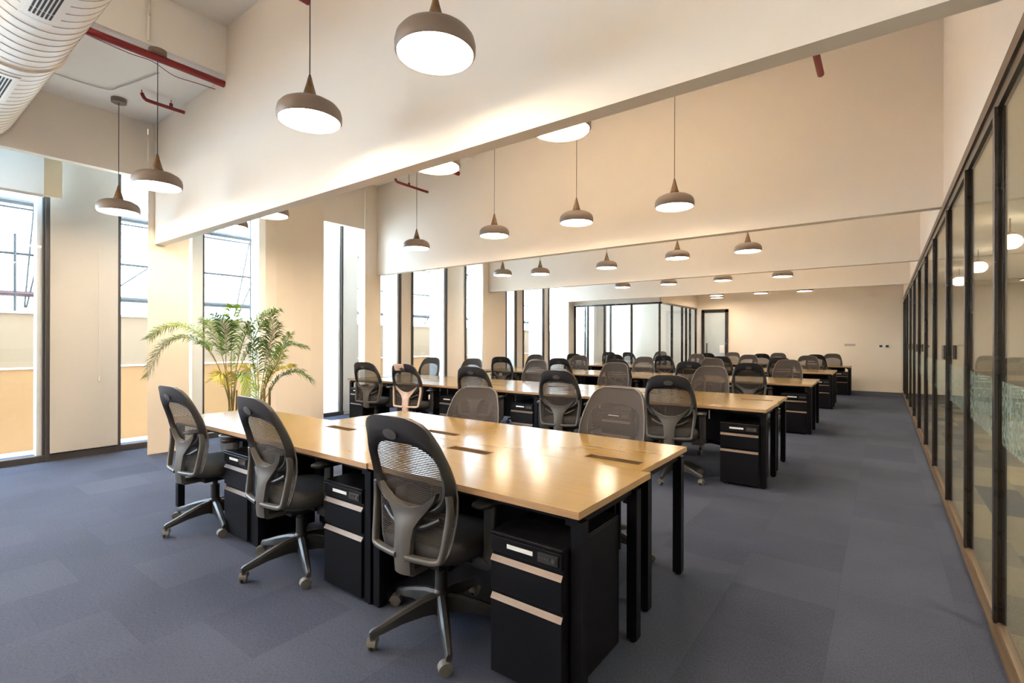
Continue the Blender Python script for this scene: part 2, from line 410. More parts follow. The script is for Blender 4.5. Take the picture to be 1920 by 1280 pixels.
for y, z0, z1, x in ((1.46, 1.8, 2.9, .03), (1.72, 1.8, 3.4, 0), (4.75, 1.8, 4.6, 0), (8.6, 1.8, 4.4, 0), (12.6, 1.8, 4.4, 0), (16.4, 1.8, 4.4, 0)):
    MB().tube([(x, y-7, z0-1.8), (x, y-7, z1-1.8)], .016, 6).build('upright', M['bar'], sf)
for a, b in (((1.66, 3.36), (1.56, 1.85)), ((1.78, 3.0), (1.58, 1.85)), ((2.55, 2.15), (3.35, 2.85)), ((4.72, 3.3), (4.45, 1.85)), ((5.1, 3.3), (4.5, 1.85)),
             ((7.4, 3.9), (6.6, 1.85)), ((9.6, 4.3), (9.35, 1.85)), ((10.1, 3.7), (9.4, 1.85)), ((10.1, 2.7), (9.3, 1.85)), ((14.2, 3.9), (13.4, 1.9)), ((13.6, 3.9), (13.5, 1.9)), ((18., 3.9), (17.2, 1.9))):
    MB().tube([(.02, a[0]-7, a[1]-1.8), (.02, b[0]-7, b[1]-1.8)], .012, 6).build('brace', M['bar'], sf)
tag(MB().box(-9.78, 1.66, 1.79, -9.66, 1.80, 1.93).build('junction_box', mat('olive_box', (.30, .24, .10), .6)), 'small olive box on top of the outside wall', 'box')

# ------------------------------------------------------------------ blinds
bl = empty('roller_blind', (-7.45, .55, 3.35)); tag(bl, 'half lowered white roller blind on the leftmost window', 'blind')
MB().box(-.002, -.9, -.36, .0, .78, .6).build('blind_fabric', M['blindt'], bl)
MB().box(-.02, -.9, -.385, .012, .78, -.36).build('bottom_bar', M['cap'], bl)
MB().box(-.02, .78, -.37, .02, .93, .6).build('side_bracket', mat('cream_bracket', (.72, .65, .50), .6), bl)
b2 = empty('roller_blind', (-7.64, 1.735, 0)); tag(b2, 'fully lowered white roller blind with a pull chain, between dark frames', 'blind')
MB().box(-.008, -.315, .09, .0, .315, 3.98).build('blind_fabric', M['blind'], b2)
MB().tube([(.02, .12, 2.5), (.02, .125, .95)], .003, 6).build('pull_chain', M['cap'], b2)
MB().lathe([(.0, .88), (.014, .89), (.012, .94), (.004, .96)], 10, (.02, .125, 0), cap=False).build('chain_weight', M['cap'], b2, smooth=True)
struct('trim_8', MB().box(-7.72, 1.385, 0, -7.655, 1.425, 3.98).box(-7.72, 2.045, 0, -7.655, 2.085, 3.98), M['wframe'], 'dark upright frames either side of the lowered blind')
b3 = empty('roller_blind', (-8.17, 5.79, 0)); tag(b3, 'lowered blind on the narrow panel left of the second beam', 'blind')
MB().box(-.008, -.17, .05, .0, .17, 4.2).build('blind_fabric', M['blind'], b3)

# ------------------------------------------------------------------ glass partition
gp = empty('glass_partition', (XR, 0, 0)); tag(gp, 'long black framed glass partition down the right side of the office', 'partition')
MY = [-2.6, -1.4, -.35, .85, 2.05, 3.29, 4.37, 5.6, 7.05, 8.45, 10.0, 11.6, 13.2, 15.0, 16.4, 17.36]
MB().box(-.012, YN, 2.555, .06, YB, 2.62).build('top_channel', M['bronze'], gp)
MB().box(-.002, YN, 2.49, .03, YB, 2.555).build('top_rail', M['pframe'], gp)
MB().box(-.02, YN, 0, .045, YB, .025).box(.0, YN, .025, .024, YB, .055).build('sill', M['bronze'], gp)
for y in MY:
    MB().box(-.012, y-.022, .05, .004, y+.022, 2.5).box(.018, y-.022, .05, .034, y+.022, 2.5).box(.004, y-.012, .05, .018, y+.012, 2.5).build('mullion', M['pframe'], gp, bevel=.002, seg=1)
for a, b in zip(MY, MY[1:]):
    MB().box(.008, a+.012, .05, .014, b-.012, 2.5).build('pane', M['ppane'], gp)
    MB().box(.0155, a+.03, .90, .0165, b-.03, 1.2).build('patterned_film', M['pfilm'], gp)
for y in (5.6, 10.0, 13.2):
    MB().box(-.035, y-.16, 1.24, -.02, y+.02, 1.36).box(.02, y+.0, 1.24, .06, y+.17, 1.36).build('lock', M['blackp'], gp, bevel=.004)
for y, z, n in ((8.3, 2.58, 'nearest the camera'), (10.8, 2.58, 'in the middle'), (13.3, 2.60, 'farthest away')):
    g = empty('globe_lamp', (1.2, y, z)); tag(g, 'round opal ceiling globe behind the glass, ' + n, 'ceiling light', 'globe lamps behind the partition')
    MB().lathe([(.001, -.085), (.06, -.078), (.1, -.045), (.115, 0), (.10, .05), (.06, .08)], 24).build('globe', M['globe'], g, smooth=True)
    MB().lathe([(.055, .075), (.06, .10), (.03, .10), (.008, .13), (.008, 2.86-z)], 16).build('lamp_cap', M['cone'], g, smooth=True)

# ------------------------------------------------------------------ meeting room at the far left
mr = empty('meeting_room_glazing', (-5.1, 13.95, 0)); tag(mr, 'black framed glazed meeting room box in the far left corner', 'glass room')
X0 = -7.93+5.1
f = MB()
MB().box(X0, 0, 2.48, 0, .06, 2.53).box(-.06, 0, 2.48, 0, 3.43, 2.53).build('top_rail', M['pframe'], mr)
MB().box(X0, 0, 0, 0, .06, .06).box(-.06, 0, 0, 0, 2.3, .06).build('bottom_rail', M['pframe'], mr)
for x in (X0+.02, -2.35, -1.78, -.9, -.05): MB().box(x-.02, -.005, 0, x+.025, .06, 2.5).build('mullion', M['pframe'], mr)
for y in (1.0, 1.95, 2.35, 2.75, 3.38): MB().box(-.06, y-.025, 0, .0, y+.025, 2.5).build('mullion', M['pframe'], mr)
MB().box(X0, .027, .06, -.03, .033, 2.48).build('pane', M['pane'], mr)
MB().box(-.033, .06, .06, -.027, 3.4, 2.48).build('pane', M['pane'], mr)
MB().tube([(.05, 2.45, .95), (.05, 2.45, 1.45)], .014, 8).build('door_pull', M['blackp'], mr)
struct('wall_meeting_room', MB().box(-7.93, 13.97, 2.535, -5.12, 14.0, 4.3).box(-5.14, 13.97, 2.535, -5.11, YB, 4.3), M['wall'], 'cream wall above the glazed meeting room')
dr = tag(empty('door_1', (-4.52, YB-.02, 0)), 'black framed frosted glass door in the end wall', kind='structure')
MB().box(-.42, -.05, 0, -.33, .02, 2.47).box(.33, -.05, 0, .42, .02, 2.47).box(-.42, -.05, 2.37, .42, .02, 2.47).build('door_frame', M['pframe'], dr)
MB().box(-.33, -.02, .02, .33, .01, 2.37).build('door_glass', mat('grey_frosted_glass', (.50, .55, .55), .25, noise=.05, nscale=2), dr)
MB().tube([(-.24, -.07, .9), (-.24, -.07, 1.35)], .018, 8).build('door_handle', M['blackp'], dr)
tag(MB().box(-4.36, YB-.06, 1.02, -4.22, YB-.045, 1.28).build('paper_notice', M['white']), 'white paper notice stuck low on the frosted door', 'notice')
mt = empty('meeting_table', (-6.6, 15.7, 0)); tag(mt, 'white meeting table inside the glazed room', 'table')
MB().box(-.8, -.5, .70, .8, .5, .74).build('tabletop', M['white'], mt)
for sx in (-1, 1):
    for sy in (-1, 1): MB().box(sx*.72-.025, sy*.42-.025, 0, sx*.72+.025, sy*.42+.025, .70).build('leg', M['silver'], mt)
for x, n in ((-1.05, 'nearer the camera'), (-.30, 'farther right')):
    pass
# switch plates on the end wall
sp = empty('socket_plate', (.0, YB-.008, 1.28)); tag(sp, 'white socket plate with two dark sockets on the end wall', 'socket')
MB().box(-.13, -.01, -.04, .13, .008, .04).build('plate', M['white'], sp)
for x in (-.07, .07): MB().box(x-.035, -.014, -.03, x+.035, -.009, .03).build('socket', M['blackp'], sp)
tag(MB().box(-.92, YB-.012, 1.28, -.66, YB, 1.34).build('blank_plate', M['blind']), 'faint blank plate on the end wall above the last row', 'wall plate')

# ------------------------------------------------------------------ duct and pipes
du = empty('air_duct', (-7.1, .75, 3.68)); tag(du, 'big round cream spiral air duct below the ceiling', 'duct')
pr = []; x = 0.0
while x < 5.6:
    pr += [(.30, x), (.30, x+.092), (.3012, x+.097), (.3012, x+.104), (.30, x+.11)]; x += .11
MB().lathe(pr, 64, (0, 0, 0), 'X').build('duct_body', M['duct'], du, smooth=True, angle=12)
MB().lathe([(.30, 1.95), (.315, 1.955), (.315, 1.985), (.30, 1.99)], 64, axis='X', cap=False).build('joint_band', M['duct'], du, smooth=True)
sm = MB(); x = .097
while x < 5.6:
    if not (1.15 < x < 1.85 or 2.83 < x < 3.55):
        sm.lathe([(.301, x-.002), (.3035, x), (.3035, x+.004), (.301, x+.006)], 64, axis='X', cap=False)
    else:
        n0 = len(sm.v); k0 = 10; vs = []
        for i in range(0, 49):
            a = R(25+i*5.6) if False else (.16+(2*PI-.55)*i/48)
            for r, xx in ((.301, x-.002), (.3035, x+.001), (.301, x+.006)): vs.append((xx, r*math.sin(a), -r*math.cos(a)))
        sm.add(vs, [(i*3+q, i*3+q+1, i*3+q+4, i*3+q+3) for i in range(48) for q in range(2)])
    x += .11
sm.build('duct_seams', mat('taupe_seam', (.50, .38, .28), .6), du)
def grille(x0, x1, a0, a1):
    # a: angle around the duct axis measured from straight down toward the far side
    fr = MB(); sl = MB(); n = 6
    def pt(x, a, r): return (x, r*math.sin(a), -r*math.cos(a))
    def patch(mb, xa, xb, aa, ab, r0, r1, k=4):
        vs = []
        for r in (r0, r1):
            for i in range(k+1):
                a = aa+(ab-aa)*i/k; vs += [pt(xa, a, r), pt(xb, a, r)]
        m = 2*(k+1); fs = []
        for i in range(k):
            fs += [(2*i, 2*i+2, 2*i+3, 2*i+1), (m+2*i, m+2*i+1, m+2*i+3, m+2*i+2), (2*i, m+2*i, m+2*i+2, 2*i+2), (2*i+1, 2*i+3, m+2*i+3, m+2*i+1)]
        fs += [(0, 1, m+1, m), (2*k, m+2*k, m+2*k+1, 2*k+1)]
        mb.add(vs, fs)
    patch(fr, x0-.05, x1+.05, a0-.12, a1+.12, .296, .306, 8)
    f0 = fr.build('grille_frame', M['duct'], du)
    for i in range(n):
        a = a0+(a1-a0)*(i+.25)/n; b = a+(a1-a0)/n*.55
        patch(sl, x0, x0+.075, a, b, .30, .3075, 2); patch(sl, x0+.085, x1, a, b, .30, .3075, 2)
    sl.build('slots', M['dark'], f0)
grille(1.25, 1.75, -.28, .09)
grille(2.93, 3.45, -.28, .09)
def pipe(name, pts, r, m, label, cat='pipe', group=None):
    return tag(MB().tube(spline(pts, 5) if len(pts) > 2 else pts, r, 12).build(name, m, smooth=True), label, cat, group)
pipe('sprinkler_pipe', [(-5.3, 1.16, 3.95), (-5.3, 2.28, 3.95)], .033, M['red'], 'thick dark red pipe running under the ceiling beside the duct')
rf = empty('sprinkler_pipe', (-6.27, 2.28, 3.93)); tag(rf, 'short red pipe with an upturned end near the first pendant cords', 'pipe')
MB().tube(spline([(0, 0, 0), (0, -.3, 0), (0, -.37, .01), (0, -.40, .06)], 5), .018, 10).build('pipe_body', M['red'], rf, smooth=True)
MB().tube([(0, -.13, .0), (0, -.13, .05)], .018, 10).tube([(0, -.13, .05), (0, -.13, .09)], .004, 6).tube([(0, -.40, .05), (0, -.40, .1)], .006, 6).build('hanger', M['red'], rf)
r2 = empty('sprinkler_pipe', (-6.25, 5.97, 3.93)); tag(r2, 'short red pipe with an upturned end against the second beam', 'pipe')
MB().tube(spline([(0, 0, 0), (0, -.55, 0), (0, -.68, .01), (0, -.71, .07)], 5), .02, 10).build('pipe_body', M['red'], r2, smooth=True)
MB().tube([(0, -.42, .0), (0, -.42, .05)], .018, 10).tube([(0, -.42, .05), (0, -.42, .3)], .004, 6).build('hanger', M['red'], r2)
pipe('sprinkler_pipe', [(-5.25, 2.39, 3.98), (-5.25, 5.66, 3.96)], .033, M['red'], 'red pipe end hidden behind a pendant against the second beam')
pipe('sprinkler_pipe', [(-.49, 2.39, 3.95), (-.49, 5.60, 3.95)], .030, M['red'], 'dark red pipe poking out below the first beam at upper right')
pipe('sprinkler_pipe', [(-3.52, -1.0, 3.97), (-3.52, 2.12, 3.97)], .030, M['red'], 'red pipe at the top edge beside a pendant cord')
pipe('red_cable', [(-5.36, 1.15, 3.95), (-5.37, 1.5, 3.93), (-5.40, 1.7, 3.95), (-5.48, 1.9, 3.93), (-5.50, 2.1, 3.95), (-5.50, 2.28, 3.96)], .0035, M['red'], 'thin red cable sagging beside the thick red pipe', 'cable')
pipe('white_conduit', [(-6.52, 1.0, 4.005), (-6.53, 1.6, 4.005), (-6.3, 1.72, 4.005), (-5.7, 1.85, 4.005)], .006, M['cap'], 'thin pale conduit on the low ceiling beside the canopy', 'conduit')
pipe('white_conduit', [(-5.23, 1.62, 4.04), (-5.22, 1.62, 4.40), (-5.15, 1.62, 4.47), (-4.2, 1.55, 4.47)], .012, M['ceil'], 'thin pale conduit climbing to the high ceiling', 'conduit')

# ------------------------------------------------------------------ pendants
def make_pendant():
    root = empty('pendant_lamp', (0, 0, 0))
    pr = [(.190, .0), (.196, .012), (.197, .045), (.190, .075), (.170, .100), (.135, .120), (.085, .132), (.046, .136)]
    pi = [(r-.004, h-.003) for r, h in reversed(pr)]
    MB().lathe(pr+pi[:-1]+[(.186, 0)], 40, cap=False).build('lamp_shade', M['shade'], root, smooth=True)
    MB().lathe([(.001, .012), (.10, .012), (.184, .014), (.184, .018), (.001, .018)], 40, cap=False).build('diffuser', M['bulb'], root)
    MB().lathe([(.046, .132), (.044, .165), (.041, .168), (.033, .20), (.020, .245), (.011, .285), (.009, .287)], 24).build('cone', M['cone'], root, smooth=True)
    MB().lathe([(.008, .284), (.008, .296), (.004, .298)], 10).build('cord_grip', M['cord'], root)
    return root
pend = make_pendant(); index_kids(pend)
cordm = {}
def pendant(x, y, label, first=False, zc=None, z=2.78):
    o = pend if first else copy_tree(pend)
    o.location = (x, y, z); tag(o, label, 'pendant light', 'pendant lamps over the desk rows')
    top = (zc or (4.02 if (x < -5.25 and y < 2.3) else 4.28 if x < -5.25 else 4.5)) - z
    MB().tube([(0, 0, .29), (0, 0, top-.02)], .0035, 6).build('cord', M['cord'], o)
    MB().lathe([(.07, top-.045), (.07, top), (.001, top)], 20).build('canopy', M['shade'], o, smooth=True)
    return o
place5 = ['nearest the glass partition', 'second from the partition', 'third from the partition', 'fourth from the partition', 'nearest the windows']
pendant(-1.76, 1.73, 'largest taupe pendant at top centre, over the front row', True)
pendant(-2.94, 1.78, 'taupe pendant left of the largest one, over the front row')
pendant(-5.30, 1.71, 'taupe pendant near the red pipes, over the front row')
pendant(-6.70, 1.80, 'taupe pendant hanging nearest the left windows on a visible canopy')
for x, l in ((-1.72, 'rightmost of the pendants half hidden behind the front beam'), (-2.89, 'pendant half hidden behind the front beam, middle of four'),
             (-5.5, 'pendant half hidden behind the front beam, second from the windows'), (-6.45, 'pendant almost hidden behind the front beam, by the windows')):
    pendant(x, 2.85, l)
for r, (xs, y) in enumerate([((-1.75, -2.91, -4.15, -5.65), 5.17), ((-1.69, -2.78, -4.22, -5.73, -6.48), 8.36), ((-1.74, -2.95, -4.2, -5.4), 12.0), ((-1.74, -2.84, -4.05), 15.75)]):
    rn = ['second', 'third', 'fourth', 'last'][r]
    for i, x in enumerate(xs):
        yy = y+(.3 if (r == 1 and i in (2, 3)) else 0)
        pn = place5[i] if i < len(xs)-1 or i == 4 else ('leftmost of its line' if r != 3 else 'leftmost, overlapping its neighbour')
        pendant(x, yy, 'taupe pendant over the %s row of desks, %s' % (rn, pn))
pendant(-4.25, 16.55, 'small far pendant overlapping another near the end wall door')
for x, l in ((-1.76, 'nearest the partition'), (-2.94, 'second from the partition'), (-4.1, 'third from the partition'), (-5.3, 'nearest the windows')): pendant(x, -1.7, 'pendant behind the camera, ' + l)

# unseen fill uplighters, added between the beams to brighten the upper walls
UL = [(-.9, 'in the bay over the camera'), (-3.0, 'in the bay behind the camera'), (4.2, 'between the first two beams'), (7.8, 'between the second and third beams'), (11.5, 'between the third and fourth beams'), (15.4, 'beyond the fourth beam')]
UL2 = [(-.9, 'in the low bay by the windows beside the camera'), (-3.2, 'in the low bay by the windows behind the camera')]
for (y, l), hw in zip(UL, (.022, .043, .022, .026, .026, .014)):
    u = empty('fill_uplighter', (-2.7, y, 4.12)); tag(u, 'slim white fill uplighter, added under the ceiling ' + l, 'uplighter', 'added fill uplighters between the beams')
    MB().box(-1.7, -.05, -.04, 1.7, .05, -.005).box(-1.7, -.05, -.005, 1.7, -.044, .012).box(-1.7, .044, -.005, 1.7, .05, .012).build('housing', M['white'], u)  # housing of the added fill uplighter
    MB().box(-1.69, -hw, -.004, 1.69, hw, .004).build('fill_strip', M['strip'], u)
    for x in (-1.2, 1.2): MB().tube([(x, 0, 0), (x, 0, .38)], .002, 6).build('fill_hanging_wire', M['steel'], u)

for y, l in UL2:  # more added fill lamps, for the low ceiling, header and duct
    u = empty('fill_uplighter', (-6.2, y, 3.45)); tag(u, 'slim white fill uplighter, added ' + l, 'uplighter')
    MB().box(-.8, -.06, -.04, .8, .06, -.005).build('housing', M['white'], u)
    MB().box(-.79, -.055, -.004, .79, .055, .004).build('fill_strip', M['strip'], u)
    for x in (-.7, .7): MB().tube([(x, 0, 0), (x, 0, .57)], .002, 6).build('fill_hanging_wire', M['steel'], u)
for y, l in ((2.2, 'nearest the camera'), (6.4, 'in the middle'), (10.8, 'farthest')):  # unseen lamps added to brighten the room behind the glass
    u = empty('fill_panel_light', (2.2, y, 2.86)); tag(u, 'added flat fill light in the room behind the partition, ' + l, 'ceiling light', 'added fill lights behind the partition')
    MB().box(-.3, -.3, -.04, .3, .3, 0).build('housing', M['white'], u)
    MB().box(-.27, -.27, -.045, .27, .27, -.041).build('diffuser', M['panel'], u)  # glowing face of the added fill light

# ------------------------------------------------------------------ desks
def make_desk(W=1.29, D=.71, tray=True):
    """origin: floor at the user-side right corner, user side is -y, body extends to -x and +y"""
    root = empty('office_desk', (0, 0, 0))
    tp = MB()
    sx0, sx1, sy0, sy1 = -W+.06, -W+.375, D-.195, D-.11
    z0, z1 = .722, .75
    e = .002
    for (a, b, c, d) in ((-W+e, 0, sx0, D-e), (sx1, 0, -e, D-e), (sx0, 0, sx1, sy0), (sx0, sy1, sx1, D-e)):
        pass
    outer = [(-W+e, 0), (-e, 0), (-e, D-e), (-W+e, D-e)]
    inner = [(sx0, sy0), (sx1, sy0), (sx1, sy1), (sx0, sy1)]
    vs = [(x, y, z1) for x, y in outer+inner] + [(x, y, z0) for x, y in outer+inner]
    top = [(0, 1, 5, 4), (1, 2, 6, 5), (2, 3, 7, 6), (3, 0, 4, 7)]
    tp.add(vs, top); tp.add(vs, [(8+q[3], 8+q[2], 8+q[1], 8+q[0]) for q in top])
    tp.cur = 1
    tp.add(vs, [(0, 8, 9, 1), (1, 9, 10, 2), (2, 10, 11, 3), (3, 11, 8, 0), (4, 5, 13, 12), (5, 6, 14, 13), (6, 7, 15, 14), (7, 4, 12, 15)])
    tp.build('tabletop', [M['top'], M['ply']], root)
    MB().box(sx0-.001, sy0-.001, .700, sx1+.001, sy1+.001, .7455).build('cable_port', M['slot'], root)
    for x in (-W+.035, -.030):
        for y in (.055, D-.14):
            MB().box(x-.025, y-.025, 0.012, x+.025, y+.025, .70).lathe([(.018, 0), (.018, .014)], 12, (x, y, 0)).build('leg', M['black'], root)
    MB().box(-W+.03, .03, .70, -.03, .08, .7215).box(-W+.03, D-.165, .70, -.03, D-.115, .7215).box(-W+.03, .03, .68, -W+.08, D-.115, .7215).box(-.08, .03, .68, -.03, D-.115, .7215).build('frame_rail', M['black'], root)
    if tray:
        MB().box(-W+.15, D-.10, .30, -.15, D-.085, .68).build('modesty_panel', M['black'], root)
        MB().box(-W+.5, D-.3, .60, -W+.515, D-.29, .70).build('cable_clip', M['silver'], root)
        MB().box(-W+.66, D-.3, .56, -W+.672, D-.29, .70).build('cable_clip', M['silver'], root)
    return root
desk = make_desk(); index_kids(desk)
rown = ['front', 'second', 'third', 'fourth', 'last']
posn = ['at the glass partition end', 'second from the partition end', 'third from the partition end', 'fourth from the partition end', 'at the window end']
DW = 1.29
used_desk = [False]
def place_desk(x, y, rz, label, g, sx=1.0):
    o = desk if not used_desk[0] else copy_tree(desk); used_desk[0] = True
    o.location = (x, y, 0); o.rotation_euler = (0, 0, rz); tag(o, label, 'desk', g); o.scale.x = sx
rows = [(1.625, 3, 2, -.90), (5.15, 5, 5, -.88), (8.62, 5, 5, -.86), (12.2, 5, 5, -.84), (15.7, 3, 0, -.70)]
for r, (y, nf, nb, xr) in enumerate(rows):
    for i in range(nf):
        jo = -.008*(i % 2)
        xd = -.90-1.24*i if r == 0 else xr-DW*i
        place_desk(xd, y+jo, 0, 'plywood desk, near side of the %s row, %s' % (rown[r], posn[i if i < nf-1 or r == 0 else 4]), 'plywood desks in rows', (.961, .961, 1.04)[i] if r == 0 else 1.0)
    for i in range(nb):
        off = -.05 if r == 0 else -.02
        place_desk(xr+off-DW*(i+1), y+1.419, PI, 'plywood desk, far side of the %s row, %s' % (rown[r], posn[i if i < nb-1 or r == 0 else 4]), 'plywood desks in rows')

# ------------------------------------------------------------------ drawer pedestals
def make_pedestal():
    """origin: floor centre of the front face, front faces -y"""
    root = empty('drawer_pedestal', (0, 0, 0))
    W = .345; H = .60; D = .50
    MB().box(-W/2, .014, .02, W/2, D, H-.012).box(-W/2-.001, 0, H-.012, W/2+.001, D+.001, H).build('body', M['black'], root, bevel=.002, seg=1)
    for x in (-.13, .13):
        for y in (.05, D-.05): MB().lathe([(.02, 0), (.02, .022)], 10, (x, y, 0)).build('foot', M['blackp'], root)
    def drawer(z0, z1, handle):
        d = MB().box(-W/2+.003, 0, z0, W/2-.003, .018, z1-(.03 if handle else 0)).build('drawer', M['black'], root, bevel=.0015, seg=1)
        if handle:
            MB().add([(-W/2+.003, -.004, z1-.033), (W/2-.003, -.004, z1-.033), (W/2-.003, .010, z1-.012), (-W/2+.003, .010, z1-.012),
                      (-W/2+.003, .004, z1-.036), (W/2-.003, .004, z1-.036), (W/2-.003, .016, z1-.016), (-W/2+.003, .016, z1-.016)],
                     [(0, 1, 2, 3), (7, 6, 5, 4), (0, 4, 5, 1), (2, 6, 7, 3), (0, 3, 7, 4), (1, 5, 6, 2)]).build('handle', M['alu'], d)
        return d
    t = drawer(.522, .584, False)
    MB().box(-.085, -.003, .548, .04, .001, .564).build('label_strip', M['white'], t)
    lk = MB().box(.065, -.006, .536, .155, .001, .572).build('combination_lock', M['blackp'], t)
    mb = MB()
    for i in range(4): mb.lathe([(.004, -.0095), (.004, -.006)], 8, (.078+.012*i, 0, .556), 'Y')
    mb.lathe([(.009, -.010), (.009, -.006)], 14, (.138, 0, .554), 'Y').build('lock_dial', M['alu'], t)
    drawer(.365, .515, True); drawer(.025, .358, True)
    return root
ped = make_pedestal(); index_kids(ped)
used_ped = [False]
def place_ped(x, y, rz, label, g='black drawer pedestals under the desks'):
    o = ped if not used_ped[0] else copy_tree(ped); used_ped[0] = True
    o.location = (x, y, 0); o.rotation_euler = (0, 0, rz); tag(o, label, 'drawer unit', g)
# ------------------------------------------------------------------ office chair
HW = [(.42, .165), (.46, .205), (.52, .222), (.60, .235), (.70, .247), (.78, .247), (.86, .236), (.94, .216), (.99, .198), (1.02, .180), (1.045, .150), (1.06, .10)]
YP = [(.34, -.205), (.45, -.215), (.55, -.205), (.64, -.200), (.72, -.210), (.82, -.235), (.94, -.280), (1.03, -.318), (1.08, -.345)]
def yb(x, z): return lerp(YP, z)+.45*x*x
def outer_loop(n_side=26):
    L = []
    zs = [.42+(1.06-.42)*i/n_side for i in range(n_side+1)]
    for z in zs: L.append((lerp(HW, z), z))
    return L
def make_chair():
    root = empty('office_chair', (0, 0, 0))
    # mesh panel
    mb = MB(); vs = []; nz = 30; nx = 12
    zs = [.43+(1.055-.43)*(i/nz) for i in range(nz+1)]
    for z in zs:
        h = lerp(HW, z)-.004
        for j in range(nx+1):
            x = -h+2*h*j/nx; vs.append((x, yb(x, z)+.014, z))
    fs = [(i*(nx+1)+j, i*(nx+1)+j+1, (i+1)*(nx+1)+j+1, (i+1)*(nx+1)+j) for i in range(nz) for j in range(nx)]
    mb.add(vs, fs); pm = mb.build('mesh_back', M['meshb'], root, smooth=True)
    # trim around the mesh
    loop = [(-lerp(HW, z)+.002, yb(lerp(HW, z), z)+.014, z) for z in zs] + [(lerp(HW, z)-.002, yb(lerp(HW, z), z)+.014, z) for z in reversed(zs)]
    MB().tube(loop, .0045, 6, closed=True).build('piping', M['trim'], pm, smooth=True)
    # ring frame: outer loop and inner opening
    N = 56; O = []; I = []
    zc = .80
    for k in range(N):
        a = 2*PI*k/N
        ca, sa = math.cos(a), math.sin(a)
        # inner opening: rounded, wider at its middle, u-shaped below
        ix = .198*math.copysign(abs(ca)**.62, ca)
        iz = (.80 + (.145 if sa > 0 else .145)*math.copysign(abs(sa)**(.55 if sa > 0 else .85), sa))
        if sa > 0: ix *= 1-.16*abs(sa)**2
        I.append((ix, iz))
        ox = .25*math.copysign(abs(ca)**.55, ca)
        oz = .80+(.265 if sa > 0 else .180)*math.copysign(abs(sa)**(.60 if sa > 0 else .95), sa)
        ox = math.copysign(min(abs(ox), lerp(HW, oz)+.002), ox)
        O.append((ox, oz))
    vs = []
    for (ox, oz), (ix, iz) in zip(O, I):
        mx, mz = (ox+ix)/2, (oz+iz)/2
        vs += [(ox, yb(ox, oz)+.010, oz), (ix, yb(ix, iz)+.010, iz), (ix*1.01, yb(ix, iz)-.008, iz), (mx, yb(mx, mz)-.024, mz), (ox, yb(ox, oz)-.006, oz)]
    fs = []
    for k in range(N):
        j = (k+1) % N
        for q in range(5):
            r = (q+1) % 5; fs.append((k*5+q, j*5+q, j*5+r, k*5+r))
    bf = MB().add(vs, fs).build('back_frame', M['frame'], root, smooth=True, angle=60)
    # oval badge at the top of the frame
    bd = MB(); vs = []; n = 24
    for rr, yo in ((1, -.020), (.97, -.030), (.0, -.033)):
        for i in range(n):
            a = 2*PI*i/n; x = .042*rr*math.cos(a); z = .985+.024*rr*math.sin(a)
            vs.append((x, yb(x, z)+yo, z))
    bd.add(vs, [(r*n+i, r*n+(i+1) % n, (r+1)*n+(i+1) % n, (r+1)*n+i) for r in range(2) for i in range(n)]).build('oval_badge', M['spine'], bf, smooth=True)
    # lower ring lip + spine + side struts, grey
    sp = MB()
    tab = [(.650, .178, .085), (.636, .160, .062), (.618, .118, .030), (.598, .080, .008), (.57, .058, 0), (.52, .050, 0), (.46, .049, 0), (.40, .049, 0), (.365, .048, 0)]
    cols = (-1, -.8, -.55, -.28, 0, .28, .55, .8, 1); nc = len(cols); vs = []
    for z, h, c in tab:
        for side in (0, 1):
            for q in (cols if side == 0 else tuple(reversed(cols))):
                x = q*h; zz = z+c*q*q
                if side == 0: y = yb(x, zz)-.030-.010*(1-q*q)-(.014*min(1, max(0, (.62-z)/.06)))
                else: y = yb(x, zz)-.004-(.014*min(1, max(0, (.62-z)/.06)))
                vs.append((x, y, zz))
    m2 = 2*nc; fs = []
    for i in range(len(tab)-1):
        for q in range(m2):
            r = (q+1) % m2; fs.append((i*m2+q, i*m2+r, (i+1)*m2+r, (i+1)*m2+q))
    for q in range(nc-1):
        fs.append((q, q+1, m2-2-q, m2-1-q)); o2 = (len(tab)-1)*m2; fs.append((o2+q, o2+m2-1-q, o2+m2-2-q, o2+q+1))
    sp.add(vs, fs)
    # foot of the spine reaching forward under the seat
    sp.sweep([(0, -.245, .40), (0, -.22, .365), (0, -.14, .365), (0, .02, .375)], rrect(.09, .035, .3), (0, 0, 1))
    spine = sp.build('spine', M['spine'], root, smooth=True, angle=50)
    for s in (-1, 1):
        pts = spline([(s*.225, yb(.22, .73)-.010, .73), (s*.228, yb(.22, .66)-.016, .66), (s*.219, yb(.2, .56)-.022, .56), (s*.209, yb(.19, .48)-.026, .480), (s*.190, yb(.18, .45)-.030, .450), (s*.10, yb(.1, .45)-.036, .445), (s*.03, yb(0, .45)-.040, .445)], 5)
        MB().sweep(pts, rrect(.024, .034, .35), (0, 1, .1)).build('side_strut', M['spine'], root, smooth=True, angle=50)
    # lumbar pad between frame and mesh
    MB().tube(spline([(-.17, yb(.17, .60)-.004, .615), (-.09, yb(.09, .57)-.014, .575), (0, yb(0, .56)-.016, .562), (.09, yb(.09, .57)-.014, .575), (.17, yb(.17, .60)-.004, .615)], 5), .011, 8).build('lumbar_bar', M['blackp'], root, smooth=True)
    # seat cushion
    vs = []; n = 40; ring = []
    for z, k in ((.405, .86), (.415, .95), (.435, 1.0), (.465, 1.0), (.485, .965), (.493, .86), (.495, .5)):
        for i in range(n):
            a = 2*PI*i/n; ca, sa = math.cos(a), math.sin(a)
            x = .252*k*math.copysign(abs(ca)**.55, ca); y = .02+.235*k*math.copysign(abs(sa)**.55, sa)
            zz = z-(.020*max(0, (y-.12)/.13)**2 if z > .43 else 0)
            vs.append((x, y, zz))
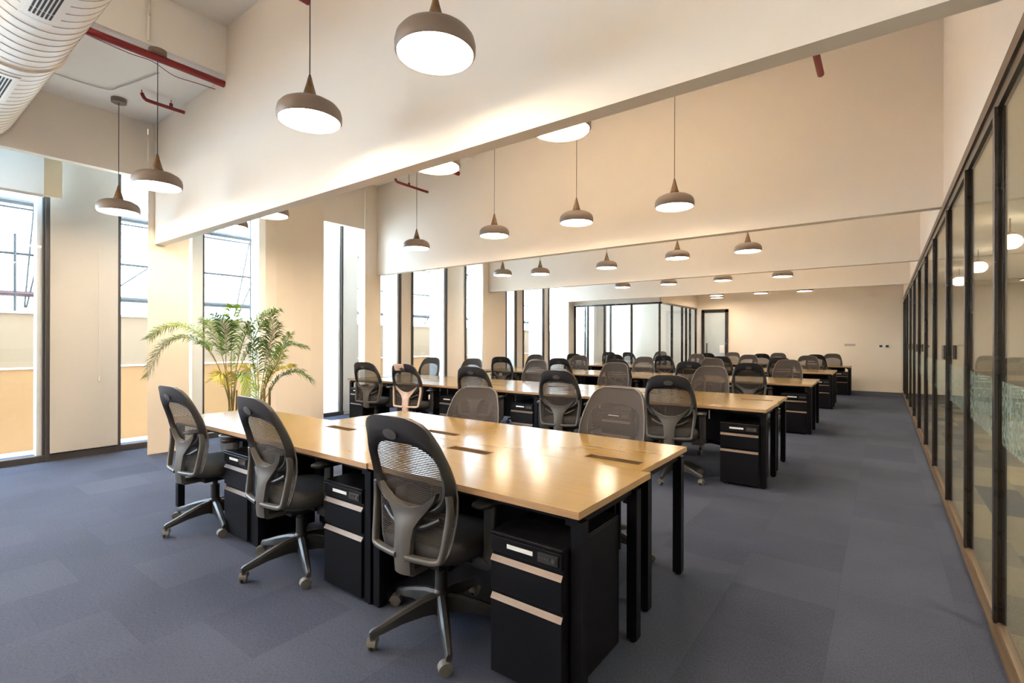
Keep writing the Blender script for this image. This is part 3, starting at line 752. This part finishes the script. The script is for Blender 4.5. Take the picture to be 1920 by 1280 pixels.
    fs = [(r*n+i, r*n+(i+1) % n, (r+1)*n+(i+1) % n, (r+1)*n+i) for r in range(6) for i in range(n)] + [tuple(range(n-1, -1, -1)), tuple(6*n+i for i in range(n))]
    MB().add(vs, fs).build('seat', M['fabric'], root, smooth=True, angle=60)
    MB().box(-.10, -.12, .345, .10, .14, .404).box(-.20, -.03, .375, .20, .05, .405).tube([(.08, .06, .37), (.25, .08, .365)], .007, 6).build('tilt_mechanism', M['blackp'], root, bevel=.006)
    for s in (-1, 1):
        ar = MB().sweep(spline([(s*.19, .0, .385), (s*.272, .0, .385), (s*.288, .0, .42), (s*.290, .0, .55), (s*.285, .01, .655)], 4), rrect(.060, .022, .3), (0, 1, 0)).build('armrest', M['frame'], root, smooth=True, angle=50)
        pv = []; n = 24
        for z, k in ((.653, .9), (.66, 1), (.672, 1), (.680, .86)):
            for i in range(n):
                a = 2*PI*i/n; ca, sa = math.cos(a), math.sin(a)
                pv.append((s*.283+.044*k*math.copysign(abs(ca)**.6, ca), .03+.125*k*math.copysign(abs(sa)**.6, sa), z))
        pf = [(r*n+i, r*n+(i+1) % n, (r+1)*n+(i+1) % n, (r+1)*n+i) for r in range(3) for i in range(n)] + [tuple(range(n-1, -1, -1)), tuple(3*n+i for i in range(n))]
        MB().add(pv, pf).build('arm_pad', M['blackp'], ar, smooth=True, angle=60)
    MB().lathe([(.040, .085), (.042, .10), (.040, .19), (.031, .20), (.031, .30), (.018, .302), (.018, .36)], 20).build('gas_column', M['blackp'], root, smooth=True)
    for k in range(5):
        a = R(-90+72*k); ca, sa = math.cos(a), math.sin(a)
        P = lambda r, z: (r*ca, r*sa, z)
        lg = MB(); vs = []
        for r, zt, zb, h in ((.030, .185, .095, .024), (.10, .175, .10, .024), (.20, .145, .093, .021), (.30, .108, .072, .017), (.335, .098, .066, .015), (.345, .088, .062, .012)):
            for ss, zz in ((-1, zb), (1, zb), (.95, zt-.012), (.45, zt), (-.45, zt), (-.95, zt-.012)):
                x, y, z = P(r, zz); vs.append((x-sa*h*ss, y+ca*h*ss, z))
        fs = [(i*6+q, i*6+(q+1) % 6, (i+1)*6+(q+1) % 6, (i+1)*6+q) for i in range(5) for q in range(6)] + [tuple(range(5, -1, -1)), tuple(30+q for q in range(6))]
        leg = lg.add(vs, fs).build('base_leg', M['blackp'], root, smooth=True, angle=35)
        cx, cy, _ = P(.335, 0)
        b = a+R(55+40*k); cb, sb = math.cos(b), math.sin(b)
        wh = MB(); n = 18
        for off in (-.017, .006):
            vs = []
            for (rr, o) in ((.018, off), (.027, off+.002), (.027, off+.009), (.018, off+.011)):
                for i in range(n):
                    t = 2*PI*i/n; fwd = rr*math.cos(t)
                    vs.append((cx+cb*(fwd-.015)-sb*o, cy+sb*(fwd-.015)+cb*o, .0275+rr*math.sin(t)))
            fs = [(r*n+i, r*n+(i+1) % n, (r+1)*n+(i+1) % n, (r+1)*n+i) for r in range(3) for i in range(n)] + [tuple(range(n-1, -1, -1)), tuple(3*n+i for i in range(n))]
            wh.add(vs, fs)
        wh.lathe([(.009, .045), (.009, .075)], 10, (cx, cy, 0))
        vs = []
        for o in (-.020, .020):
            for i in range(9):
                t = PI*i/8; vs.append((cx+cb*(.031*math.cos(t)-.015)-sb*o, cy+sb*(.031*math.cos(t)-.015)+cb*o, .0285+.031*math.sin(t)))
        fs = [(i, i+1, 10+i, 9+i) for i in range(8)] + [tuple(range(9)), tuple(range(17, 8, -1))]
        wh.add(vs, fs).build('caster', M['caster'], leg, smooth=True, angle=40)
    return root
chair = make_chair(); index_kids(chair)
used_chair = [False]
CH = []
def place_chair(x, y, deg, label, g='mesh office chairs at the desk rows', star=None):
    o = chair if not used_chair[0] else copy_tree(chair); used_chair[0] = True
    o.location = (x, y, 0); o.rotation_euler = (0, 0, R(deg)); tag(o, label, 'office chair', g)
    if star is None: star = random.uniform(-34, 34)
    CH.append((o, star))
    return o
# near side chairs face +y, far side chairs face -y
NEAR = {0: [(-1.70, 1.72, 2), (-2.89, 1.70, -1), (-4.06, 1.69, 3)],
        1: [(-1.73, 5.06, 12), (-3.0, 5.06, 14), (-4.27, 5.06, 14), (-5.56, 5.06, 14), (-6.48, 5.08, 14)],
        2: [(-1.71, 8.62, 8), (-2.62, 8.62, 10), (-3.90, 8.62, 8), (-5.15, 8.62, 15), (-6.60, 8.60, 20)],
        3: [(-1.80, 12.15, 5), (-2.98, 12.15, 5), (-4.30, 12.15, 5), (-5.60, 12.15, 10), (-6.8, 12.15, 12)],
        4: [(-1.45, 15.7, 0), (-2.78, 15.7, 5), (-4.2, 15.5, 4)]}
FAR = {0: [(-1.52, 2.99, 178), (-2.79, 3.06, 196)],
       1: [(-1.84, 6.62, 180), (-3.30, 6.84, 184), (-4.78, 6.86, 182), (-6.2, 6.86, 190), (-7.20, 6.75, 190)],
       2: [(-1.42, 10.1, 178), (-2.72, 10.1, 185), (-4.15, 10.1, 182), (-5.72, 10.1, 186), (-6.95, 10.1, 190)],
       3: [(-1.47, 13.65, 180), (-2.78, 13.65, 182), (-4.10, 13.65, 178)],
       4: [(-1.18, 16.62, 180), (-2.54, 16.62, 184), (-3.85, 16.62, 180)]}
def blocked(px, r, near):
    return any(abs(px-c[0]) < .47 for c in (NEAR if near else FAR)[r]) and r > 0
for r, (y, nf, nb, xr) in enumerate(rows):
    for i in range(nf):
        if r > 0 and i == nf-1:
            px = xr-DW*i-DW+.26
            if not blocked(px, r, True): place_ped(px, y-.01, 0, 'black drawer pedestal, near side of the %s row, at the window end' % rown[r])
            continue
        px = xr-(1.24 if r == 0 else DW)*i-.233
        if not blocked(px, r, True): place_ped(px, y-.02+(.03 if i else 0), 0, 'black drawer pedestal, near side of the %s row, %s' % (rown[r], posn[i]))
    for i in range(nb):
        px = xr-.05-DW*(i+1)+.27
        if i > 2 or blocked(px, r, False): continue
        place_ped(px, y+1.40, PI, 'black drawer pedestal, far side of the %s row, %s' % (rown[r], posn[i]))

seen0 = ['black mesh chair with grey spine closest to the camera, at the front row', 'black mesh chair, middle of the three on the near side of the front row', 'black mesh chair farthest left, on the near side of the front row']
for r in range(5):
    for i, (x, y, a) in enumerate(NEAR[r]):
        lab = seen0[i] if r == 0 else 'black mesh chair, near side of the %s row, %s' % (rown[r], posn[i if i < len(NEAR[r])-1 else 4])
        if r == 1 and i == 3: lab = 'mesh chair with sunlight painted on its spine, near side of the second row'
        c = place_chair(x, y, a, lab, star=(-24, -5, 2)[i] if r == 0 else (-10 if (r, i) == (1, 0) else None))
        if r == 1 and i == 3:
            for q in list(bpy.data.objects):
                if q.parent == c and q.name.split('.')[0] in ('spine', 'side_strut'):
                    q.data = q.data.copy(); q.data.materials.clear(); q.data.materials.append(M['sunlit_spine'])  # spine and struts recoloured as if the sun fell on them
            sun_mb = MB(); vs = []
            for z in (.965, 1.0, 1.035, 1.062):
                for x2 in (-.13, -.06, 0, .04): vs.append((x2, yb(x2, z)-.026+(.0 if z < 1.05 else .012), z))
            sun_mb.add(vs, [(q*4+k, q*4+k+1, q*4+k+5, q*4+k+4) for q in range(3) for k in range(3)]).build('sun_patch', M['sunlit_spine'], c)  # pale sheet painted as a patch of sun on the top of the frame
    for i, (x, y, a) in enumerate(FAR[r]):
        lab = 'brown mesh chair, far side of the %s row, %s' % (rown[r], posn[i if (i < len(FAR[r])-1 or len(FAR[r]) == 2) else 4])
        c = place_chair(x, y, a, lab)
        if r == 0 and i == 1: c.scale = (1, 1, .925)
for i, (x, y, a, l) in enumerate([(-7.05, 14.82, 10, 'left chair inside the glazed meeting room'), (-6.30, 14.82, -10, 'middle chair inside the glazed meeting room'), (-6.2, 16.6, 175, 'right chair inside the glazed meeting room')]):
    place_chair(x, y, a, l, 'chairs in the meeting room')
# turn each star base a little differently
bykid = {}
for q in bpy.data.objects:
    if q.parent: bykid.setdefault(q.parent.name, []).append(q)
for o, st in CH:
    for q in bykid.get(o.name, []):
        if q.name.split('.')[0] == 'base_leg': q.rotation_euler = (0, 0, R(st))
# yellow tag on the closest chair's lever
tag(MB().box(-1.50, 1.80, .375, -1.47, 1.82, .39).build('yellow_tag', M['yellow']), 'tiny yellow tag under the seat of the closest chair', 'tag')

# ------------------------------------------------------------------ palms
P1 =[
   [(-6.14, 2.72, 0.59), (-6.19, 2.64, 1.0), (-6.26, 2.55, 1.24), (-6.31, 2.48, 1.34), (-6.43, 2.34, 1.42), (-6.59, 2.18, 1.31), (-6.69, 2.07, 0.98)] ,
   [(-6.14, 2.72, 0.59), (-6.25, 2.64, 1.06), (-6.35, 2.56, 1.31), (-6.46, 2.48, 1.49), (-6.63, 2.36, 1.56), (-6.81, 2.23, 1.51), (-6.9, 2.16, 1.42)] ,
   [(-6.12, 2.73, 0.59), (-6.1, 2.71, 1.0), (-6.08, 2.7, 1.38), (-6.04, 2.69, 1.62), (-6.0, 2.69, 1.78)] ,
   [(-6.12, 2.74, 0.59), (-6.1, 2.76, 1.0), (-6.05, 2.81, 1.34), (-5.98, 2.87, 1.55), (-5.86, 2.97, 1.68), (-5.75, 3.06, 1.75)] ,
   [(-6.15, 2.72, 0.59), (-6.21, 2.69, 1.06), (-6.28, 2.65, 1.31), (-6.36, 2.61, 1.51), (-6.44, 2.57, 1.63)] ,
   [(-6.15, 2.71, 0.59), (-6.06, 2.65, 0.88), (-5.98, 2.58, 1.0), (-5.95, 2.48, 0.97)] ,
   [(-6.13, 2.73, 0.59), (-6.09, 2.65, 1.07), (-6.0, 2.61, 1.38), (-5.93, 2.56, 1.55), (-5.92, 2.46, 1.67)] ,
   [(-6.11, 2.74, 0.59), (-6.12, 2.79, 0.97), (-6.09, 2.88, 1.22), (-6.04, 2.98, 1.38), (-5.99, 3.07, 1.28)] ,
   [(-6.12, 2.74, 0.59), (-6.05, 2.73, 0.91), (-5.95, 2.75, 0.99), (-5.85, 2.77, 0.94), (-5.77, 2.77, 0.74)] ,
]
P2 =[
   [(-6.07, 3.03, 0.57), (-5.98, 3.03, 0.99), (-5.88, 3.04, 1.31), (-5.79, 3.04, 1.5), (-5.78, 2.99, 1.72)] ,
   [(-6.07, 3.03, 0.57), (-6.07, 3.11, 0.98), (-6.07, 3.21, 1.21), (-6.02, 3.34, 1.34), (-5.9, 3.52, 1.31)] ,
   [(-6.06, 3.03, 0.57), (-5.97, 3.08, 0.92), (-5.87, 3.14, 1.12), (-5.81, 3.17, 1.28), (-5.72, 3.22, 1.47)] ,
   [(-6.05, 3.04, 0.57), (-6.02, 3.12, 0.76), (-5.96, 3.22, 0.93), (-5.85, 3.37, 1.0), (-5.75, 3.5, 0.9)] ,
   [(-6.08, 3.02, 0.57), (-6.1, 2.98, 0.99), (-6.11, 2.96, 1.25), (-6.06, 2.99, 1.5), (-5.96, 3.05, 1.63)] ,
   [(-6.08, 3.01, 0.57), (-6.14, 2.99, 0.86), (-6.21, 2.97, 1.05), (-6.27, 2.95, 0.98)] ,
   [(-6.07, 3.02, 0.57), (-6.0, 2.97, 0.99), (-5.94, 2.91, 1.31), (-5.95, 2.8, 1.55)] ,
   [(-6.07, 3.03, 0.57), (-6.01, 3.08, 0.86), (-5.97, 3.14, 0.99), (-5.89, 3.22, 1.05), (-5.83, 3.28, 1.08)] ,
]
def palm(base, fronds, starts, mats, label, canes):
    root = empty('areca_palm', base); tag(root, label, 'potted palm', 'potted palms by the window')
    bx, by = base[0], base[1]
    MB().lathe([(.001, 0), (.11, 0), (.14, .26), (.15, .28), (.135, .28), (.12, .25), (.001, .25)], 28, cap=False).build('pot', M['pot'], root, smooth=True)
    MB().lathe([(.001, .235), (.128, .235), (.128, .252), (.001, .256)], 24, cap=False).build('soil', M['soil'], root)
    for i in range(canes):
        a = 2*PI*i/canes+.5; r = .05
        MB().tube([(r*math.cos(a), r*math.sin(a), .24), (r*.8*math.cos(a), r*.8*math.sin(a), .5), (r*.9*math.cos(a), r*.9*math.sin(a), .80)], .013, 8, scales=[1.1, .9, .6]).build('cane', M['stem'], root, smooth=True)
    for fi, (L, st, mk) in enumerate(zip(fronds, starts, mats)):
        L = [(p[0]-bx, p[1]-by, p[2]) for p in L]
        L = [(L[0][0]*.3, L[0][1]*.3, .30)] + L
        P = spline(L, 8); n = len(P)
        rach = MB().tube(P, .0055, 6, scales=[1.3-1.0*i/n for i in range(n)])
        fr = rach.build('frond', M['stem'], root, smooth=True)
        lf = MB()
        k0 = int(st*n)
        m = n-k0
        for i in range(k0, n):
            for h in (.02, .27, .52, .77):
                if i == n-1 and h > 0: continue
                p = P[i] if i == n-1 else P[i].lerp(P[i+1], h)
                d = (P[min(i+1, n-1)]-P[max(i-1, 0)]).normalized()
                side = d.cross(Vector((0, 0, 1)))
                if side.length < .2: side = d.cross(Vector((.8, .6, 0)))
                side.normalize(); up = side.cross(d)
                t = (i+h-k0)/max(1, m)
                ln = (.07+.13*math.sin(PI*min(1, .10+.85*t)))*random.uniform(.85, 1.12)
                for s in (-1, 1):
                    dr = (d*random.uniform(.5, 1.0)+side*s*random.uniform(.6, .95)+up*random.uniform(.0, .6)).normalized()
                    q1 = p+dr*ln*.5+Vector((0, 0, -.01)); q2 = p+dr*ln+Vector((0, 0, -ln*random.uniform(.2, .6)))
                    wv = d*.0052
                    lf.add([p-wv*.4, p+wv*.4, q1+wv, q1-wv, q2], [(0, 1, 2, 3), (3, 2, 4)])
        lf.build('leaflets', M[mk], fr)
palm((-6.16, 2.76, 0), P1, [.45, .4, .42, .42, .5, .45, .5, .5, .45], ['leafd', 'leaf', 'leaf', 'leaf', 'leafd', 'leafy', 'leafd', 'leafd', 'leaf'], 'tall arching areca palm in a dark pot, left of the pair by the windows', 5)
palm((-6.12, 3.14, 0), P2, [.5, .4, .35, .4, .5, .4, .5, .35], ['leafd', 'leafd', 'leaf', 'leafd', 'leaf', 'leafy', 'leafd', 'leafy'], 'bushier areca palm in a dark pot, right of the pair by the rounded pier', 4)
